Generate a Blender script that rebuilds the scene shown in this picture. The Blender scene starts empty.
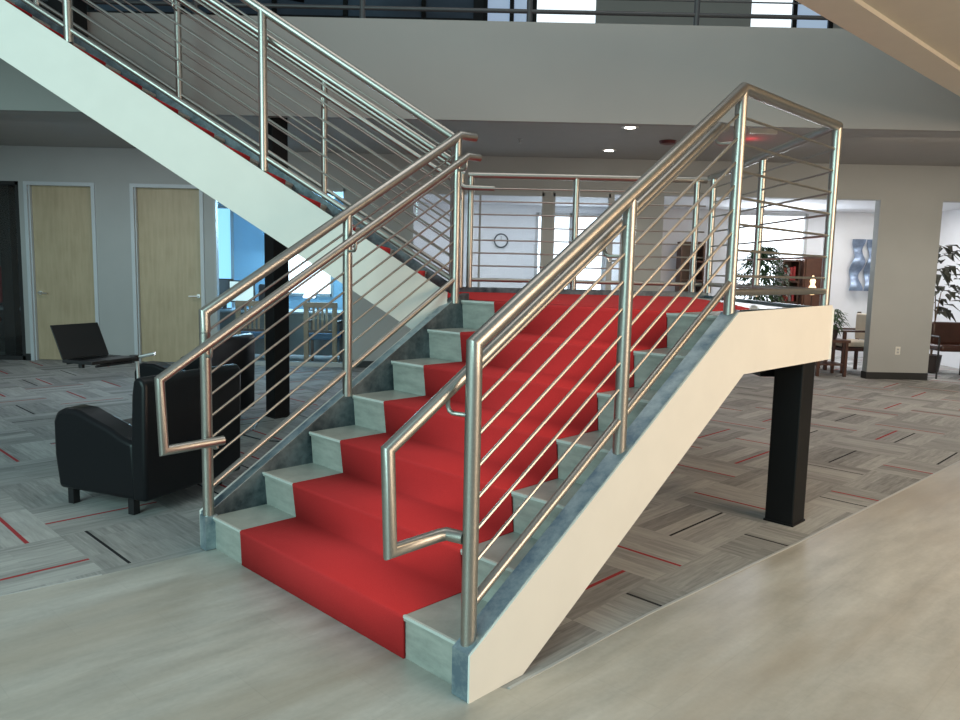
import bpy, bmesh, math, random
from mathutils import Vector, Matrix
random.seed(7)
SC = bpy.context.scene
COL = SC.collection
V = Vector
# ------------------------------------------------------------------ camera (solved from the stair's own right angles)
F, PITCH, ROLL, CAMH = 762.066, 0.1169523, 0.0219176, 1.43595
cd = bpy.data.cameras.new('camera'); cam = bpy.data.objects.new('camera', cd); COL.objects.link(cam)
cd.sensor_width = 36; cd.lens = F/960*36; cd.clip_start = .05; cd.clip_end = 200
fw = V((0, math.cos(PITCH), -math.sin(PITCH))); up = V((0, math.sin(PITCH), math.cos(PITCH))); rt = V((1, 0, 0))
c, s = math.cos(ROLL), math.sin(ROLL)
r2 = c*rt + s*up; u2 = -s*rt + c*up
cam.matrix_world = Matrix(((r2.x, u2.x, -fw.x, 0), (r2.y, u2.y, -fw.y, 0), (r2.z, u2.z, -fw.z, CAMH), (0, 0, 0, 1)))
SC.camera = cam
# stair frame: a along the lower flight, b to its right
TH = 0.778051
U = V((math.sin(TH), math.cos(TH), 0)); W = V((math.cos(TH), -math.sin(TH), 0)); O = V((-1.129243, 3.515342, 0))
T, H, CW = 0.286682, 0.178, 1.2131
def st(a, b, z): return O + a*U + b*W + V((0, 0, z))

# ------------------------------------------------------------------ materials
class NT:
    def __init__(s, name):
        s.m = bpy.data.materials.new(name); s.m.use_nodes = True; s.t = s.m.node_tree
        s.b = s.t.nodes['Principled BSDF']
    def n(s, typ, **kw):
        nd = s.t.nodes.new(typ)
        for k, v in kw.items():
            setattr(nd, k, v)
        return nd
    def link(s, a, b): s.t.links.new(a, b)
    def val(s, sock, v):
        if hasattr(v, 'is_output') or isinstance(v, bpy.types.NodeSocket): s.link(v, sock)
        else: sock.default_value = v
    def math(s, op, a, b=0.0, c=None):
        nd = s.n('ShaderNodeMath', operation=op); s.val(nd.inputs[0], a); s.val(nd.inputs[1], b)
        if c is not None: s.val(nd.inputs[2], c)
        return nd.outputs[0]
    def mix(s, f, a, b):
        nd = s.n('ShaderNodeMix', data_type='RGBA'); s.val(nd.inputs[0], f)
        for i, v in ((6, a), (7, b)):
            if isinstance(v, tuple): nd.inputs[i].default_value = (*v, 1) if len(v) == 3 else v
            else: s.link(v, nd.inputs[i])
        return nd.outputs[2]
    def coords(s, scale=(1, 1, 1), rot=(0, 0, 0)):
        tc = s.n('ShaderNodeNewGeometry'); mp = s.n('ShaderNodeMapping')
        mp.inputs['Scale'].default_value = scale; mp.inputs['Rotation'].default_value = rot
        s.link(tc.outputs['Position'], mp.inputs[0]); return mp.outputs[0]
    def streak(s, ang, scale):                               # rotate first, then stretch
        return_ = s.n('ShaderNodeMapping'); s.link(s.coords((1, 1, 1), (0, 0, -ang)), return_.inputs[0]); return_.inputs['Scale'].default_value = scale
        return return_.outputs[0]
    def noise(s, vec, scale, detail=3, rough=.5):
        nd = s.n('ShaderNodeTexNoise'); s.link(vec, nd.inputs['Vector']); nd.inputs['Scale'].default_value = scale
        nd.inputs['Detail'].default_value = detail; nd.inputs['Roughness'].default_value = rough; return nd.outputs[0]
    def ramp(s, f, lo, hi):
        nd = s.n('ShaderNodeMapRange'); s.link(f, nd.inputs[0]); nd.inputs[1].default_value = lo; nd.inputs[2].default_value = hi; return nd.outputs[0]
    def bump(s, h, st_=.2, d=.01):
        nd = s.n('ShaderNodeBump'); nd.inputs['Strength'].default_value = st_; nd.inputs['Distance'].default_value = d
        s.link(h, nd.inputs['Height']); s.link(nd.outputs[0], s.b.inputs['Normal'])
    def set(s, **k):
        for n_, v in k.items(): s.val(s.b.inputs[n_.replace('_', ' ')], v)
M = {}
def plain(name, col, rough=.6, metal=0, var=.06, scale=6, emit=None, es=0, spec=.5):
    t = NT(name); 
    nz = t.noise(t.coords(), scale, 4)
    lo = tuple(max(0, x*(1-var)) for x in col); hi = tuple(min(1, x*(1+var)) for x in col)
    t.link(t.mix(t.ramp(nz, .3, .7), lo, hi), t.b.inputs['Base Color'])
    t.set(Roughness=rough, Metallic=metal); t.b.inputs['Specular IOR Level'].default_value = spec
    if emit: t.b.inputs['Emission Color'].default_value = (*emit, 1); t.b.inputs['Emission Strength'].default_value = es
    M[name] = t.m; return t
def srgb(r, g, b):
    f = lambda x: ((x/255+.055)/1.055)**2.4 if x/255 > .04045 else x/255/12.92
    return (f(r), f(g), f(b))

plain('drywall_white', (.75, .745, .71), .75, var=.02)
plain('wall_paint', (.41, .415, .415), .8, var=.03, scale=2)
plain('fascia_paint', (.31, .292, .282), .8, var=.03, scale=1.5)
plain('soffit_paint', (.38, .365, .355), .85, var=.02)
plain('walkway_paint', (.60, .55, .47), .8, var=.02)
plain('room_white', (.72, .73, .76), .8, var=.02)
plain('room_blue', (.36, .56, .70), .8, var=.03)
plain('dark_room', (.03, .035, .045), .7)
plain('baseboard_black', (.02, .02, .022), .5)
plain('black_steel', (.004, .004, .005), .5, var=.2, spec=.25)
plain('door_frame_paint', (.55, .58, .62), .45, var=.03)
plain('frame_metal', (.42, .43, .44), .45, var=.03)
plain('black_plastic', (.01, .01, .012), .4)
plain('screen_dark', (.004, .004, .005), .25)
plain('dark_wood', (.075, .028, .018), .4, var=.25, scale=12)
plain('brown_wood', (.13, .05, .03), .4, var=.2, scale=12)
plain('slat_wood', (.36, .23, .14), .5, var=.15, scale=14)
plain('blue_fabric', (.06, .14, .25), .9, var=.1)
plain('cream_fabric', (.62, .53, .42), .9, var=.05)
plain('brown_leather', (.05, .018, .012), .35, var=.2)
plain('desk_laminate', (.30, .36, .42), .5)
plain('panel_grey', (.16, .18, .20), .7)
plain('red_fabric', (.30, .02, .03), .8)
plain('leaf_green', (.035, .08, .03), .55, var=.4, scale=20)
plain('leaf_dark', (.05, .05, .035), .55, var=.35, scale=20)
plain('bark', (.14, .09, .05), .8, var=.2)
plain('pot_dark', (.04, .03, .03), .5)
plain('white_plastic', (.75, .73, .68), .4)
plain('maroon_plastic', (.10, .008, .012), .4)
plain('chrome', (.85, .85, .85), .35, metal=1, var=.02)
plain('sculpture_metal', (.26, .33, .46), .4, metal=.6, var=.3, scale=9)
plain('clock_rim', (.05, .06, .07), .4)
plain('book_red', (.45, .04, .05), .6)
plain('book_grey', (.30, .32, .34), .6)
plain('paper_white', (.75, .75, .75), .7)
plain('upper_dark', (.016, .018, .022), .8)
plain('upper_blue', (.07, .10, .15), .7)
def emis(name, col, s_):
    t = NT(name); t.set(Roughness=.5); t.b.inputs['Base Color'].default_value = (.6, .6, .6, 1)
    t.b.inputs['Emission Color'].default_value = (*col, 1); t.b.inputs['Emission Strength'].default_value = s_; M[name] = t.m
emis('window_daylight', (.82, .92, 1.0), 3.0)
emis('window_blue', (.30, .72, 1.0), 1.1)
emis('screen_lit', (.70, .95, .95), .9)
emis('lamp_white', (1, .93, .82), 14)
emis('lamp_warm', (1, .62, .30), 2.5)
emis('red_lit', (1, .05, .08), 1.2)
emis('window_upper', (.80, .92, 1.0), 1.3)
emis('window_upper_dim', (.35, .50, .75), .55)

# stainless steel with a fine brushed grain
t = NT('stainless'); nz = t.noise(t.coords((3, 3, 3)), 40, 3)
t.link(t.mix(nz, (.34, .325, .30), (.48, .46, .425)), t.b.inputs['Base Color']); t.set(Metallic=1.0, Roughness=.37); M['stainless'] = t.m
# raw mill steel: blue-grey patina in streaks, base darkened for the shaded faces
t = NT('raw_steel'); co = t.coords((1, 1, 1)); n1 = t.noise(co, 5, 6, .65); n2 = t.noise(co, 30, 3)
f = t.math('ADD', t.math('MULTIPLY', n1, .8), t.math('MULTIPLY', n2, .2))
t.link(t.mix(t.ramp(f, .38, .62), (.05, .07, .085), (.20, .25, .28)), t.b.inputs['Base Color'])
t.set(Metallic=.8, Roughness=t.math('ADD', t.math('MULTIPLY', n1, .3), .22)); M['raw_steel'] = t.m
t = NT('raw_steel_lit'); co = t.coords(); n1 = t.noise(co, 6, 6, .7)
t.link(t.mix(t.ramp(n1, .38, .62), (.20, .29, .37), (.50, .60, .64)), t.b.inputs['Base Color']); t.set(Metallic=.75, Roughness=t.math('ADD', t.math('MULTIPLY', n1, .3), .2)); M['raw_steel_lit'] = t.m  # lighter copy of the raw steel, highlight put into its colour
plain('shaded_rail', (.05, .05, .055), .45)  # balcony rail darkened, its shade put into the colour
# stone tile on steps
t = NT('step_stone'); co = t.coords((1, 1, 4)); n1 = t.noise(co, 7, 6, .6); n2 = t.noise(t.coords((1, 1, 1)), 60, 2)
f = t.math('ADD', t.math('MULTIPLY', n1, .85), t.math('MULTIPLY', n2, .15))
t.link(t.mix(t.ramp(f, .35, .65), (.27, .28, .255), (.39, .395, .36)), t.b.inputs['Base Color']); t.set(Roughness=.33); M['step_stone'] = t.m
plain('stone_edge', (.55, .57, .54), .4)
# red runner
t = NT('red_carpet'); co = t.coords(); n1 = t.noise(co, 260, 2); n2 = t.noise(co, 5, 4)
c1 = t.mix(n1, (.50, .024, .026), (.67, .046, .048)); t.link(t.mix(t.math('MULTIPLY', t.ramp(n2, .35, .65), .25), c1, (.54, .030, .032)), t.b.inputs['Base Color'])
t.set(Roughness=.95); t.b.inputs['Specular IOR Level'].default_value = .15; t.bump(n1, .35, .003); M['red_carpet'] = t.m
# floor stone tiles, joints at 45 degrees, soft veins, warm sun streaks painted in
t = NT('path_tile'); co = t.coords((1, 1, 1), (0, 0, -TH+math.pi/2-math.pi/2))
sp = t.n('ShaderNodeSeparateXYZ'); 
geo = t.coords((1, 1, 1), (0, 0, -(math.pi/2-TH)))      # x along the flight
t.link(geo, sp.inputs[0])
br = t.n('ShaderNodeTexBrick'); t.link(geo, br.inputs['Vector']); br.offset = .5
for k, v in (('Scale', 1), ('Mortar Size', .002), ('Mortar Smooth', .3), ('Bias', 0), ('Brick Width', .61), ('Row Height', .305)): br.inputs[k].default_value = v
br.inputs['Color1'].default_value = (.48, .48, .48, 1); br.inputs['Color2'].default_value = (.52, .52, .52, 1); br.inputs['Mortar'].default_value = (.43, .43, .43, 1)
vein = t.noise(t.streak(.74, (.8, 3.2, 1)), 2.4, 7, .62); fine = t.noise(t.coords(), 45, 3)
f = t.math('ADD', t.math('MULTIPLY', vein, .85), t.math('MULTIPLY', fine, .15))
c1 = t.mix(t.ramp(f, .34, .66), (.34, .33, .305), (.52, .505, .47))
sun_streaks = t.noise(t.streak(.74, (.40, 1.7, 1)), 1.5, 4, .55)
c1 = t.mix(t.math('MULTIPLY', t.ramp(sun_streaks, .42, .66), .55), c1, (.34, .28, .215))  # tan streaks standing for sunlight, mixed into the stone colour
mx = t.n('ShaderNodeMix', data_type='RGBA', blend_type='MULTIPLY'); mx.inputs[0].default_value = 1
t.link(c1, mx.inputs[6]); sc_ = t.n('ShaderNodeMix', data_type='RGBA', blend_type='ADD'); sc_.inputs[0].default_value = 1
t.link(br.outputs[0], sc_.inputs[6]); sc_.inputs[7].default_value = (.5, .5, .5, 1); t.link(sc_.outputs[2], mx.inputs[7])
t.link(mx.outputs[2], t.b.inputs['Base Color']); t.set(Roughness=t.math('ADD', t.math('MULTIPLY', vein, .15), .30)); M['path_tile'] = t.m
# carpet tiles 0.61 m, quarter turned, grey bars with red and dark accent lines
t = NT('floor_carpet'); geo = t.coords((1/.61, 1/.61, 1), (0, 0, -(math.pi/2-TH)))
sp = t.n('ShaderNodeSeparateXYZ'); t.link(geo, sp.inputs[0]); x, y = sp.outputs[0], sp.outputs[1]
cx, cy = t.math('FLOOR', x), t.math('FLOOR', y); fx, fy = t.math('FRACT', x), t.math('FRACT', y)
par = t.math('FLOORED_MODULO', t.math('ADD', cx, cy), 2.0)
def lerp(a, b, k): return t.math('ADD', t.math('MULTIPLY', a, t.math('SUBTRACT', 1.0, k)), t.math('MULTIPLY', b, k))
S = lerp(fx, fy, par); L = lerp(fy, fx, par)
def wn(a, b, k):
    cb = t.n('ShaderNodeCombineXYZ'); t.val(cb.inputs[0], a); t.val(cb.inputs[1], b); cb.inputs[2].default_value = k
    w = t.n('ShaderNodeTexWhiteNoise', noise_dimensions='3D'); t.link(cb.outputs[0], w.inputs[0]); return w.outputs[0]
r0, r1, r2_ = wn(cx, cy, .3), wn(cx, cy, 1.3), wn(cx, cy, 2.3)
cid = t.math('ADD', t.math('MULTIPLY', cx, 17.3), t.math('MULTIPLY', cy, 41.7))
band = wn(t.math('ADD', t.math('FLOOR', t.math('MULTIPLY', S, 5.0)), cid), cy, .7)
fineb = wn(t.math('ADD', t.math('FLOOR', t.math('MULTIPLY', S, 28.0)), cid), t.math('FLOOR', t.math('ADD', t.math('MULTIPLY', L, 2.3), r0)), 4.7)
cb = t.n('ShaderNodeCombineXYZ'); t.link(t.math('MULTIPLY', S, 40.0), cb.inputs[0]); t.link(t.math('MULTIPLY', L, 3.5), cb.inputs[1]); t.link(cid, cb.inputs[2])
stre = t.noise(cb.outputs[0], 1.0, 4, .6)
tone = t.math('ADD', t.math('ADD', t.math('MULTIPLY', band, .48), t.math('MULTIPLY', fineb, .18)), t.math('ADD', t.math('MULTIPLY', t.ramp(stre, .3, .7), .36), t.math('MULTIPLY', r0, .16)))
c1 = t.mix(tone, (.14, .140, .140), (.45, .445, .435))
def lineat(pos, w, gate):
    d = t.math('ABSOLUTE', t.math('SUBTRACT', S, pos)); return t.math('MULTIPLY', t.math('LESS_THAN', d, w), gate)
redm = lineat(t.math('ADD', t.math('MULTIPLY', r1, .6), .2), .017, t.math('GREATER_THAN', r0, .45))
blkm = lineat(t.math('ADD', t.math('MULTIPLY', r2_, .6), .2), .013, t.math('GREATER_THAN', r1, .52))
c1 = t.mix(blkm, c1, (.02, .02, .023)); c1 = t.mix(redm, c1, (.34, .040, .045))
t.link(c1, t.b.inputs['Base Color']); t.set(Roughness=.95); t.b.inputs['Specular IOR Level'].default_value = .15
t.bump(t.noise(t.coords(), 220, 2), .4, .003); M['floor_carpet'] = t.m
# maple door veneer
t = NT('door_veneer'); n1 = t.noise(t.coords((9, 9, .9)), 2.4, 5, .55); n2 = t.noise(t.coords(), 3, 3)
f = t.math('ADD', t.math('MULTIPLY', n1, .6), t.math('MULTIPLY', n2, .4))
t.link(t.mix(t.ramp(f, .35, .65), (.42, .33, .215), (.52, .42, .285)), t.b.inputs['Base Color']); t.set(Roughness=.45); M['door_veneer'] = t.m
# black leather
t = NT('black_leather'); vz = t.n('ShaderNodeTexVoronoi'); t.link(t.coords(), vz.inputs['Vector']); vz.inputs['Scale'].default_value = 260
t.b.inputs['Base Color'].default_value = (.004, .005, .007, 1); t.set(Roughness=.36); t.b.inputs['Specular IOR Level'].default_value = .28; t.bump(vz.outputs['Distance'], .15, .001); M['black_leather'] = t.m
# clear glass
t = NT('glass'); tr = t.n('ShaderNodeBsdfTransparent'); gl = t.n('ShaderNodeBsdfGlossy'); gl.inputs['Roughness'].default_value = .02
tr.inputs[0].default_value = (.93, .96, .97, 1); ms = t.n('ShaderNodeMixShader'); ms.inputs[0].default_value = .06
t.link(tr.outputs[0], ms.inputs[1]); t.link(gl.outputs[0], ms.inputs[2]); t.link(ms.outputs[0], t.t.nodes['Material Output'].inputs[0]); M['glass'] = t.m

# ------------------------------------------------------------------ mesh helpers
class B:
    def __init__(s): s.bm = bmesh.new()
    def box(s, lo, hi, mat=None):
        x0, y0, z0 = lo; x1, y1, z1 = hi
        return s.hull([V(p) for p in ((x0, y0, z0), (x1, y0, z0), (x1, y1, z0), (x0, y1, z0))], V((0, 0, z1-z0)))
    def hull(s, pts, ext):                                  # prism: closed outline pts swept by ext
        n = len(pts); a = [s.bm.verts.new(p) for p in pts]; b = [s.bm.verts.new(V(p)+ext) for p in pts]
        s.bm.faces.new(a); s.bm.faces.new(b[::-1])
        for i in range(n): s.bm.faces.new((a[i], b[i], b[(i+1) % n], a[(i+1) % n]))
        return s
    def sweep(s, path, r, n=14, radii=None, squash=1):
        path = [V(p) for p in path]; rings = []
        d0 = (path[1]-path[0]).normalized(); ref = V((0, 0, 1)) if abs(d0.z) < .9 else V((1, 0, 0))
        x = d0.cross(ref).normalized(); y = x.cross(d0)
        for i, p in enumerate(path):
            din = (p-path[i-1]).normalized() if i else d0
            dout = (path[i+1]-p).normalized() if i < len(path)-1 else din
            if i:                                            # carry the frame along the incoming segment
                x = (x - din*x.dot(din)).normalized(); y = x.cross(din)
            nm = (din+dout); nm = nm.normalized() if nm.length > 1e-4 else din
            rr = radii[i] if radii else r; ring = []
            for k in range(n):
                a = 2*math.pi*k/n; o = x*math.cos(a)*rr + y*math.sin(a)*rr*squash
                tt = -(o.dot(nm))/max(.2, din.dot(nm)); ring.append(s.bm.verts.new(p+o+din*tt))
            rings.append(ring)
            if i < len(path)-1:
                q = din.rotation_difference(dout); x = q @ x; y = q @ y
        for a, b in zip(rings, rings[1:]):
            for k in range(n): s.bm.faces.new((a[k], a[(k+1) % n], b[(k+1) % n], b[k]))
        s.bm.faces.new(rings[0][::-1]); s.bm.faces.new(rings[-1]); return s
    def lathe(s, c_, prof, n=24):
        c_ = V(c_); rings = [[s.bm.verts.new(c_+V((r*math.cos(2*math.pi*k/n), r*math.sin(2*math.pi*k/n), z))) for k in range(n)] for r, z in prof]
        for a, b in zip(rings, rings[1:]):
            for k in range(n): s.bm.faces.new((a[k], a[(k+1) % n], b[(k+1) % n], b[k]))
        s.bm.faces.new(rings[0][::-1]); s.bm.faces.new(rings[-1]); return s
    def disc(s, c_, axis, r, th, n=28):
        c_ = V(c_); axis = V(axis).normalized(); return s.sweep([c_-axis*th/2, c_+axis*th/2], r, n)
    def leaf(s, p, d, L_, w, droop=.3):
        d = V(d).normalized(); sd = d.cross(V((0, 0, 1))); sd = sd.normalized() if sd.length > .01 else V((1, 0, 0))
        p = V(p); q = p+d*L_*.5-V((0, 0, droop*L_*.2)); e = p+d*L_-V((0, 0, droop*L_))
        nn = sd.cross(d).normalized()*w*.18
        a, b, c_, dd, m_ = [s.bm.verts.new(v) for v in (p, q+sd*w/2+nn, e, q-sd*w/2+nn, q)]
        s.bm.faces.new((a, b, m_)); s.bm.faces.new((b, c_, m_)); s.bm.faces.new((c_, dd, m_)); s.bm.faces.new((dd, a, m_)); return s
    def done(s, name, mat, parent=None, bevel=0, seg=2, sub=0, smooth=True, angle=35, local=None):
        bm = s.bm; bmesh.ops.recalc_face_normals(bm, faces=bm.faces)
        me = bpy.data.meshes.new(name)
        for f in bm.faces: f.smooth = smooth
        bm.to_mesh(me); bm.free(); me.materials.append(M[mat])
        if smooth: me.set_sharp_from_angle(angle=math.radians(angle))
        o = bpy.data.objects.new(name, me); COL.objects.link(o)
        if parent:
            o.parent = parent
            if local is None:                                # built in world coordinates
                P = parent; off = Matrix.Identity(4)
                chain = []
                while P: chain.append(P); P = P.parent
                for q in reversed(chain): off = off @ (Matrix.Translation(q.location) @ q.rotation_euler.to_matrix().to_4x4())
                me.transform(off.inverted())
        if bevel:
            m_ = o.modifiers.new('bevel', 'BEVEL'); m_.width = bevel; m_.segments = seg; m_.limit_method = 'ANGLE'; m_.angle_limit = math.radians(35)
        if sub: m_ = o.modifiers.new('sub', 'SUBSURF'); m_.levels = sub; m_.render_levels = sub
        return o
def thing(name, loc, label, cat, group=None, rz=0):
    o = bpy.data.objects.new(name, None); COL.objects.link(o); o.location = loc; o.rotation_euler = (0, 0, rz); o.empty_display_size = .1
    o['label'] = label; o['category'] = cat
    if group: o['group'] = group
    return o
def tag(o, label, cat, group=None):
    o['label'] = label; o['category'] = cat
    if group: o['group'] = group
    return o
def struct(b, name, mat, **k):
    o = b.done(name, mat, **k)
    if o.parent is None: o['kind'] = 'structure'
    return o
def origin_to_base(o):                                       # a one-mesh thing gets its origin at its base
    vs = [v.co for v in o.data.vertices]; c_ = sum(vs, V())/len(vs); c_.z = min(v.z for v in vs)
    o.data.transform(Matrix.Translation(-c_)); o.location = c_; return o

# ================================================================== SETTING
WY = 10.95                                                   # wall with the doors
struct(B().box((-9, -3, -.12), (11, 16, 0)), 'floor', 'floor_carpet', smooth=False)
right_edge = [tuple(st(.12, 1.57, 0).xy), (0.129, 2.48), (0.745, 3.087), (1.764, 4.01), (3.851, 5.961), (6.2, 8.12), (9.0, 10.7)]
left_edge = [(-5.2, .55), (-3.2, 2.18), (-2.037, 3.123), (-1.723, 3.375), (-1.38, 3.68)]
fr = [tuple(st(.07, -.33, 0).xy), tuple(st(.07, 1.56, 0).xy)]
outline = left_edge + fr + right_edge + [(10.9, 10.7), (10.9, -2.9), (-5.2, -2.9)]
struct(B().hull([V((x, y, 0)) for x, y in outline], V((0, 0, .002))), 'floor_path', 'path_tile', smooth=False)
def strip(pts, w, z0, z1, name):
    b = B()
    P = [V((x, y, 0)) for x, y in pts]
    for p, q in zip(P, P[1:]):
        d = (q-p).normalized(); n_ = V((-d.y, d.x, 0))*w
        b.hull([p+V((0, 0, z0)), q+V((0, 0, z0)), q+n_+V((0, 0, z0)), p+n_+V((0, 0, z0))], V((0, 0, z1-z0)))
    return struct(b, name, 'frame_metal', smooth=False)
strip(right_edge[1:], .012, 0, .006, 'trim_1'); strip(left_edge[:-1], .008, 0, .004, 'trim_2')

# back wall with its openings (x ranges left open from the floor to 2.52)
TOP = 2.545
def wallpiece(i, x0, x1, z0=0, z1=3.03, name='wall_back', mat='wall_paint', th=.14):
    return struct(B().box((x0, WY, z0), (x1, WY+th, z1)), name, mat, smooth=False)
for k, (x0, x1) in enumerate(((-6.57, -6.49), (-5.49, -4.99), (-3.96, -3.82), (-1.95, -1.02), (.86, .985), (2.12, 2.55), (5.60, 6.48), (8.6, 9.9))):
    wallpiece(k, x0, x1, 0, TOP)
wallpiece(9, -9, 11, TOP, 3.03)
b = B()
for x0, x1 in ((-6.57, -6.50), (-5.50, -5.0), (-3.94, -3.82), (-1.95, -1.02), (2.12, 2.55), (5.60, 6.48)):
    b.box((x0, WY-.012, 0), (x1, WY, .10))
b.box((5.588, WY-.012, 0), (5.60, WY+.14, .10))
struct(b, 'baseboard_back', 'baseboard_black', smooth=False)
# ceiling under the upper floor, fascia across the atrium, upper floor
struct(B().box((-9, 7.08, 3.03), (11, WY+.14, 3.15)), 'ceiling', 'soffit_paint', smooth=False)
struct(B().box((-9, 7.0, 2.765), (11, 7.08, 3.615)), 'wall_front', 'fascia_paint', smooth=False)
struct(B().box((-9, 7.08, 3.40), (11, 12.0, 3.52)), 'floor_upper', 'soffit_paint', smooth=False)
struct(B().box((-9, 4.0, 0), (-8.85, WY, 3.03)), 'wall_left', 'wall_paint', smooth=False)
struct(B().box((10.85, -1, 0), (11, WY, 3.03)), 'wall_right', 'wall_paint', smooth=False)
# upper storey: rear wall with glazing, dark ceiling
UY = 11.2
for x0, x1 in ((-9, -5.6), (-.2, -.06), (1.52, 3.70), (4.85, 5.16), (5.42, 11)):
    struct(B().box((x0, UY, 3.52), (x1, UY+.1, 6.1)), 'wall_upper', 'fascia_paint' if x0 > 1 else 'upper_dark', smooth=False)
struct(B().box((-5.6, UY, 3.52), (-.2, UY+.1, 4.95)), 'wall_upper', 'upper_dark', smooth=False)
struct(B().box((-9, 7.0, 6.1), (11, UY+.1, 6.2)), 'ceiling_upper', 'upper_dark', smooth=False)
def upper_window(n, x0, x1, z0, mat, bars):
    w = struct(B().box((x0, UY+.03, z0), (x1, UY+.05, 6.1)), 'window_%d' % n, mat, smooth=False)
    b = B()
    for x in bars: b.box((x-.03, UY-.02, z0), (x+.03, UY+.03, 6.1))
    b.done('window_frame', 'black_steel', w, smooth=False)
upper_window(1, -5.6, -.2, 4.95, 'upper_blue', (-5.57, -4.3, -3.0, -2.0, -.9))
upper_window(2, -.06, .63, 3.6, 'window_upper_dim', (-.03, .34))
upper_window(3, .63, 1.52, 3.6, 'window_upper', (.66,))
upper_window(4, 3.70, 4.28, 3.6, 'window_upper', ())
upper_window(5, 4.28, 4.85, 3.6, 'window_upper_dim', (4.31, 4.82))
upper_window(6, 5.16, 5.42, 3.6, 'window_upper', ())
# ductwork under the upper ceiling, seen as dark shapes above the fascia
for x0, y0, x1, y1 in ((-4.9, 9.0, -2.2, 9.6), (-1.6, 9.9, -.2, 9.2)):
    b = B(); b.sweep([(x0, y0, 4.95), (x1, y1, 4.72)], .13, 16)
    for q in (.3, .7): b.sweep([V((x0, y0, 4.95)).lerp(V((x1, y1, 4.72)), q), V((x0, y0, 6.1)).lerp(V((x1, y1, 6.1)), q)], .012, 8)
    tag(b.done('air_duct', 'black_steel'), 'dark round air duct hung under the upper storey ceiling, ' + ('left length' if x0 < -3 else 'right length'), 'duct')

# rooms behind the back wall
def room(x0, x1, y1, mat, ceil=2.62, cm='room_white', holes=()):
    struct(B().box((x0-.08, WY+.14, 0), (x0, y1, ceil)), 'wall_office', mat, smooth=False)
    struct(B().box((x1, WY+.14, 0), (x1+.08, y1, ceil)), 'wall_office', mat, smooth=False)
    struct(B().box((x0-.08, WY+.14, ceil), (x1+.08, y1+.1, ceil+.08)), 'ceiling_office', cm, smooth=False)
    xs = [x0-.08] + [v for h in holes for v in h[:2]] + [x1+.08]
    for i in range(0, len(xs), 2):
        if xs[i+1] > xs[i]: struct(B().box((xs[i], y1, 0), (xs[i+1], y1+.1, ceil)), 'wall_office', mat, smooth=False)
    for h in holes:
        if h[2] > 0: struct(B().box((h[0], y1, 0), (h[1], y1+.1, h[2])), 'wall_office', mat, smooth=False)
        if h[3] < ceil: struct(B().box((h[0], y1, h[3]), (h[1], y1+.1, ceil)), 'wall_office', mat, smooth=False)
def far_window(n, x0, x1, z0, z1, y, mat, nb=1):
    w = struct(B().box((x0, y+.05, z0), (x1, y+.07, z1)), 'window_%d' % n, mat, smooth=False)
    b = B()
    for k in range(nb+1):
        x = x0+(x1-x0)*k/nb; b.box((x-.025, y-.02, z0), (x+.025, y+.05, z1))
    b.box((x0, y-.02, z0), (x1, y+.05, z0+.05)); b.box((x0, y-.02, z1-.05), (x1, y+.05, z1))
    b.done('window_frame', 'frame_metal', w, smooth=False)
room(-9, -6.66, 14, 'dark_room', cm='dark_room')
room(-4.9, -1.55, 14, 'room_blue', cm='room_blue', holes=((-4.86, -4.55, 0, 2.5), (-3.62, -2.74, .90, 2.5)))
far_window(11, -4.86, -4.55, 0, 2.5, 14, 'window_blue'); far_window(12, -3.62, -2.74, .90, 2.5, 14, 'window_daylight')
room(-1.45, 2.27, 14, 'room_white', holes=((.98, 2.2, 0, 2.5),))
far_window(13, .98, 2.2, 0, 2.5, 14, 'window_daylight', 2)
room(2.40, 7.9, 14, 'room_white', holes=((4.50, 5.85, .75, 2.58),))
far_window(14, 4.50, 5.85, .75, 2.58, 14, 'window_daylight', 1)
room(8.05, 10.6, 13.5, 'room_white')
# the room to the far right is reached through an opening: its rear wall
# glazing in the back wall
def glazing(n, x0, x1, mull=(), z1=TOP, fr='frame_metal', d=.05):
    w = struct(B().box((x0, WY+.05, 0), (x1, WY+.06, z1)), 'window_%d' % n, 'glass', smooth=False)
    b = B().box((x0, WY, 0), (x0+d, WY+.1, z1)).box((x1-d, WY, 0), (x1, WY+.1, z1)).box((x0, WY, z1-.05), (x1, WY+.1, z1)).box((x0, WY, 0), (x1, WY+.1, .06))
    for m_ in mull: b.box((m_-.015, WY+.02, 0), (m_+.015, WY+.09, z1))
    b.done('window_frame', fr, w, smooth=False)
glazing(21, -9, -6.57, (-7.6,), fr='baseboard_black')
glazing(22, -3.82, -1.95, (), d=.03)
glazing(23, -1.02, .86, (-.045,), d=.03)
glazing(24, .985, 1.80, (), d=.03)
# glass door leaf
gd = struct(B().box((1.84, WY+.05, .02), (2.10, WY+.06, TOP-.04)), 'door_3', 'glass', smooth=False)
B().box((1.80, WY, 0), (1.85, WY+.1, TOP)).box((1.96, WY+.03, 0), (2.01, WY+.08, TOP)).box((2.08, WY, 0), (2.12, WY+.1, TOP)).done('door_frame', 'frame_metal', gd, smooth=False)
B().sweep([(1.90, WY+.03, 1.62), (1.80, WY-.05, 1.60), (1.74, WY-.05, 1.72), (1.74, WY-.05, 1.86), (1.82, WY-.05, 1.93)], .014, 10).done('door_handle', 'chrome', gd)
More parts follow.
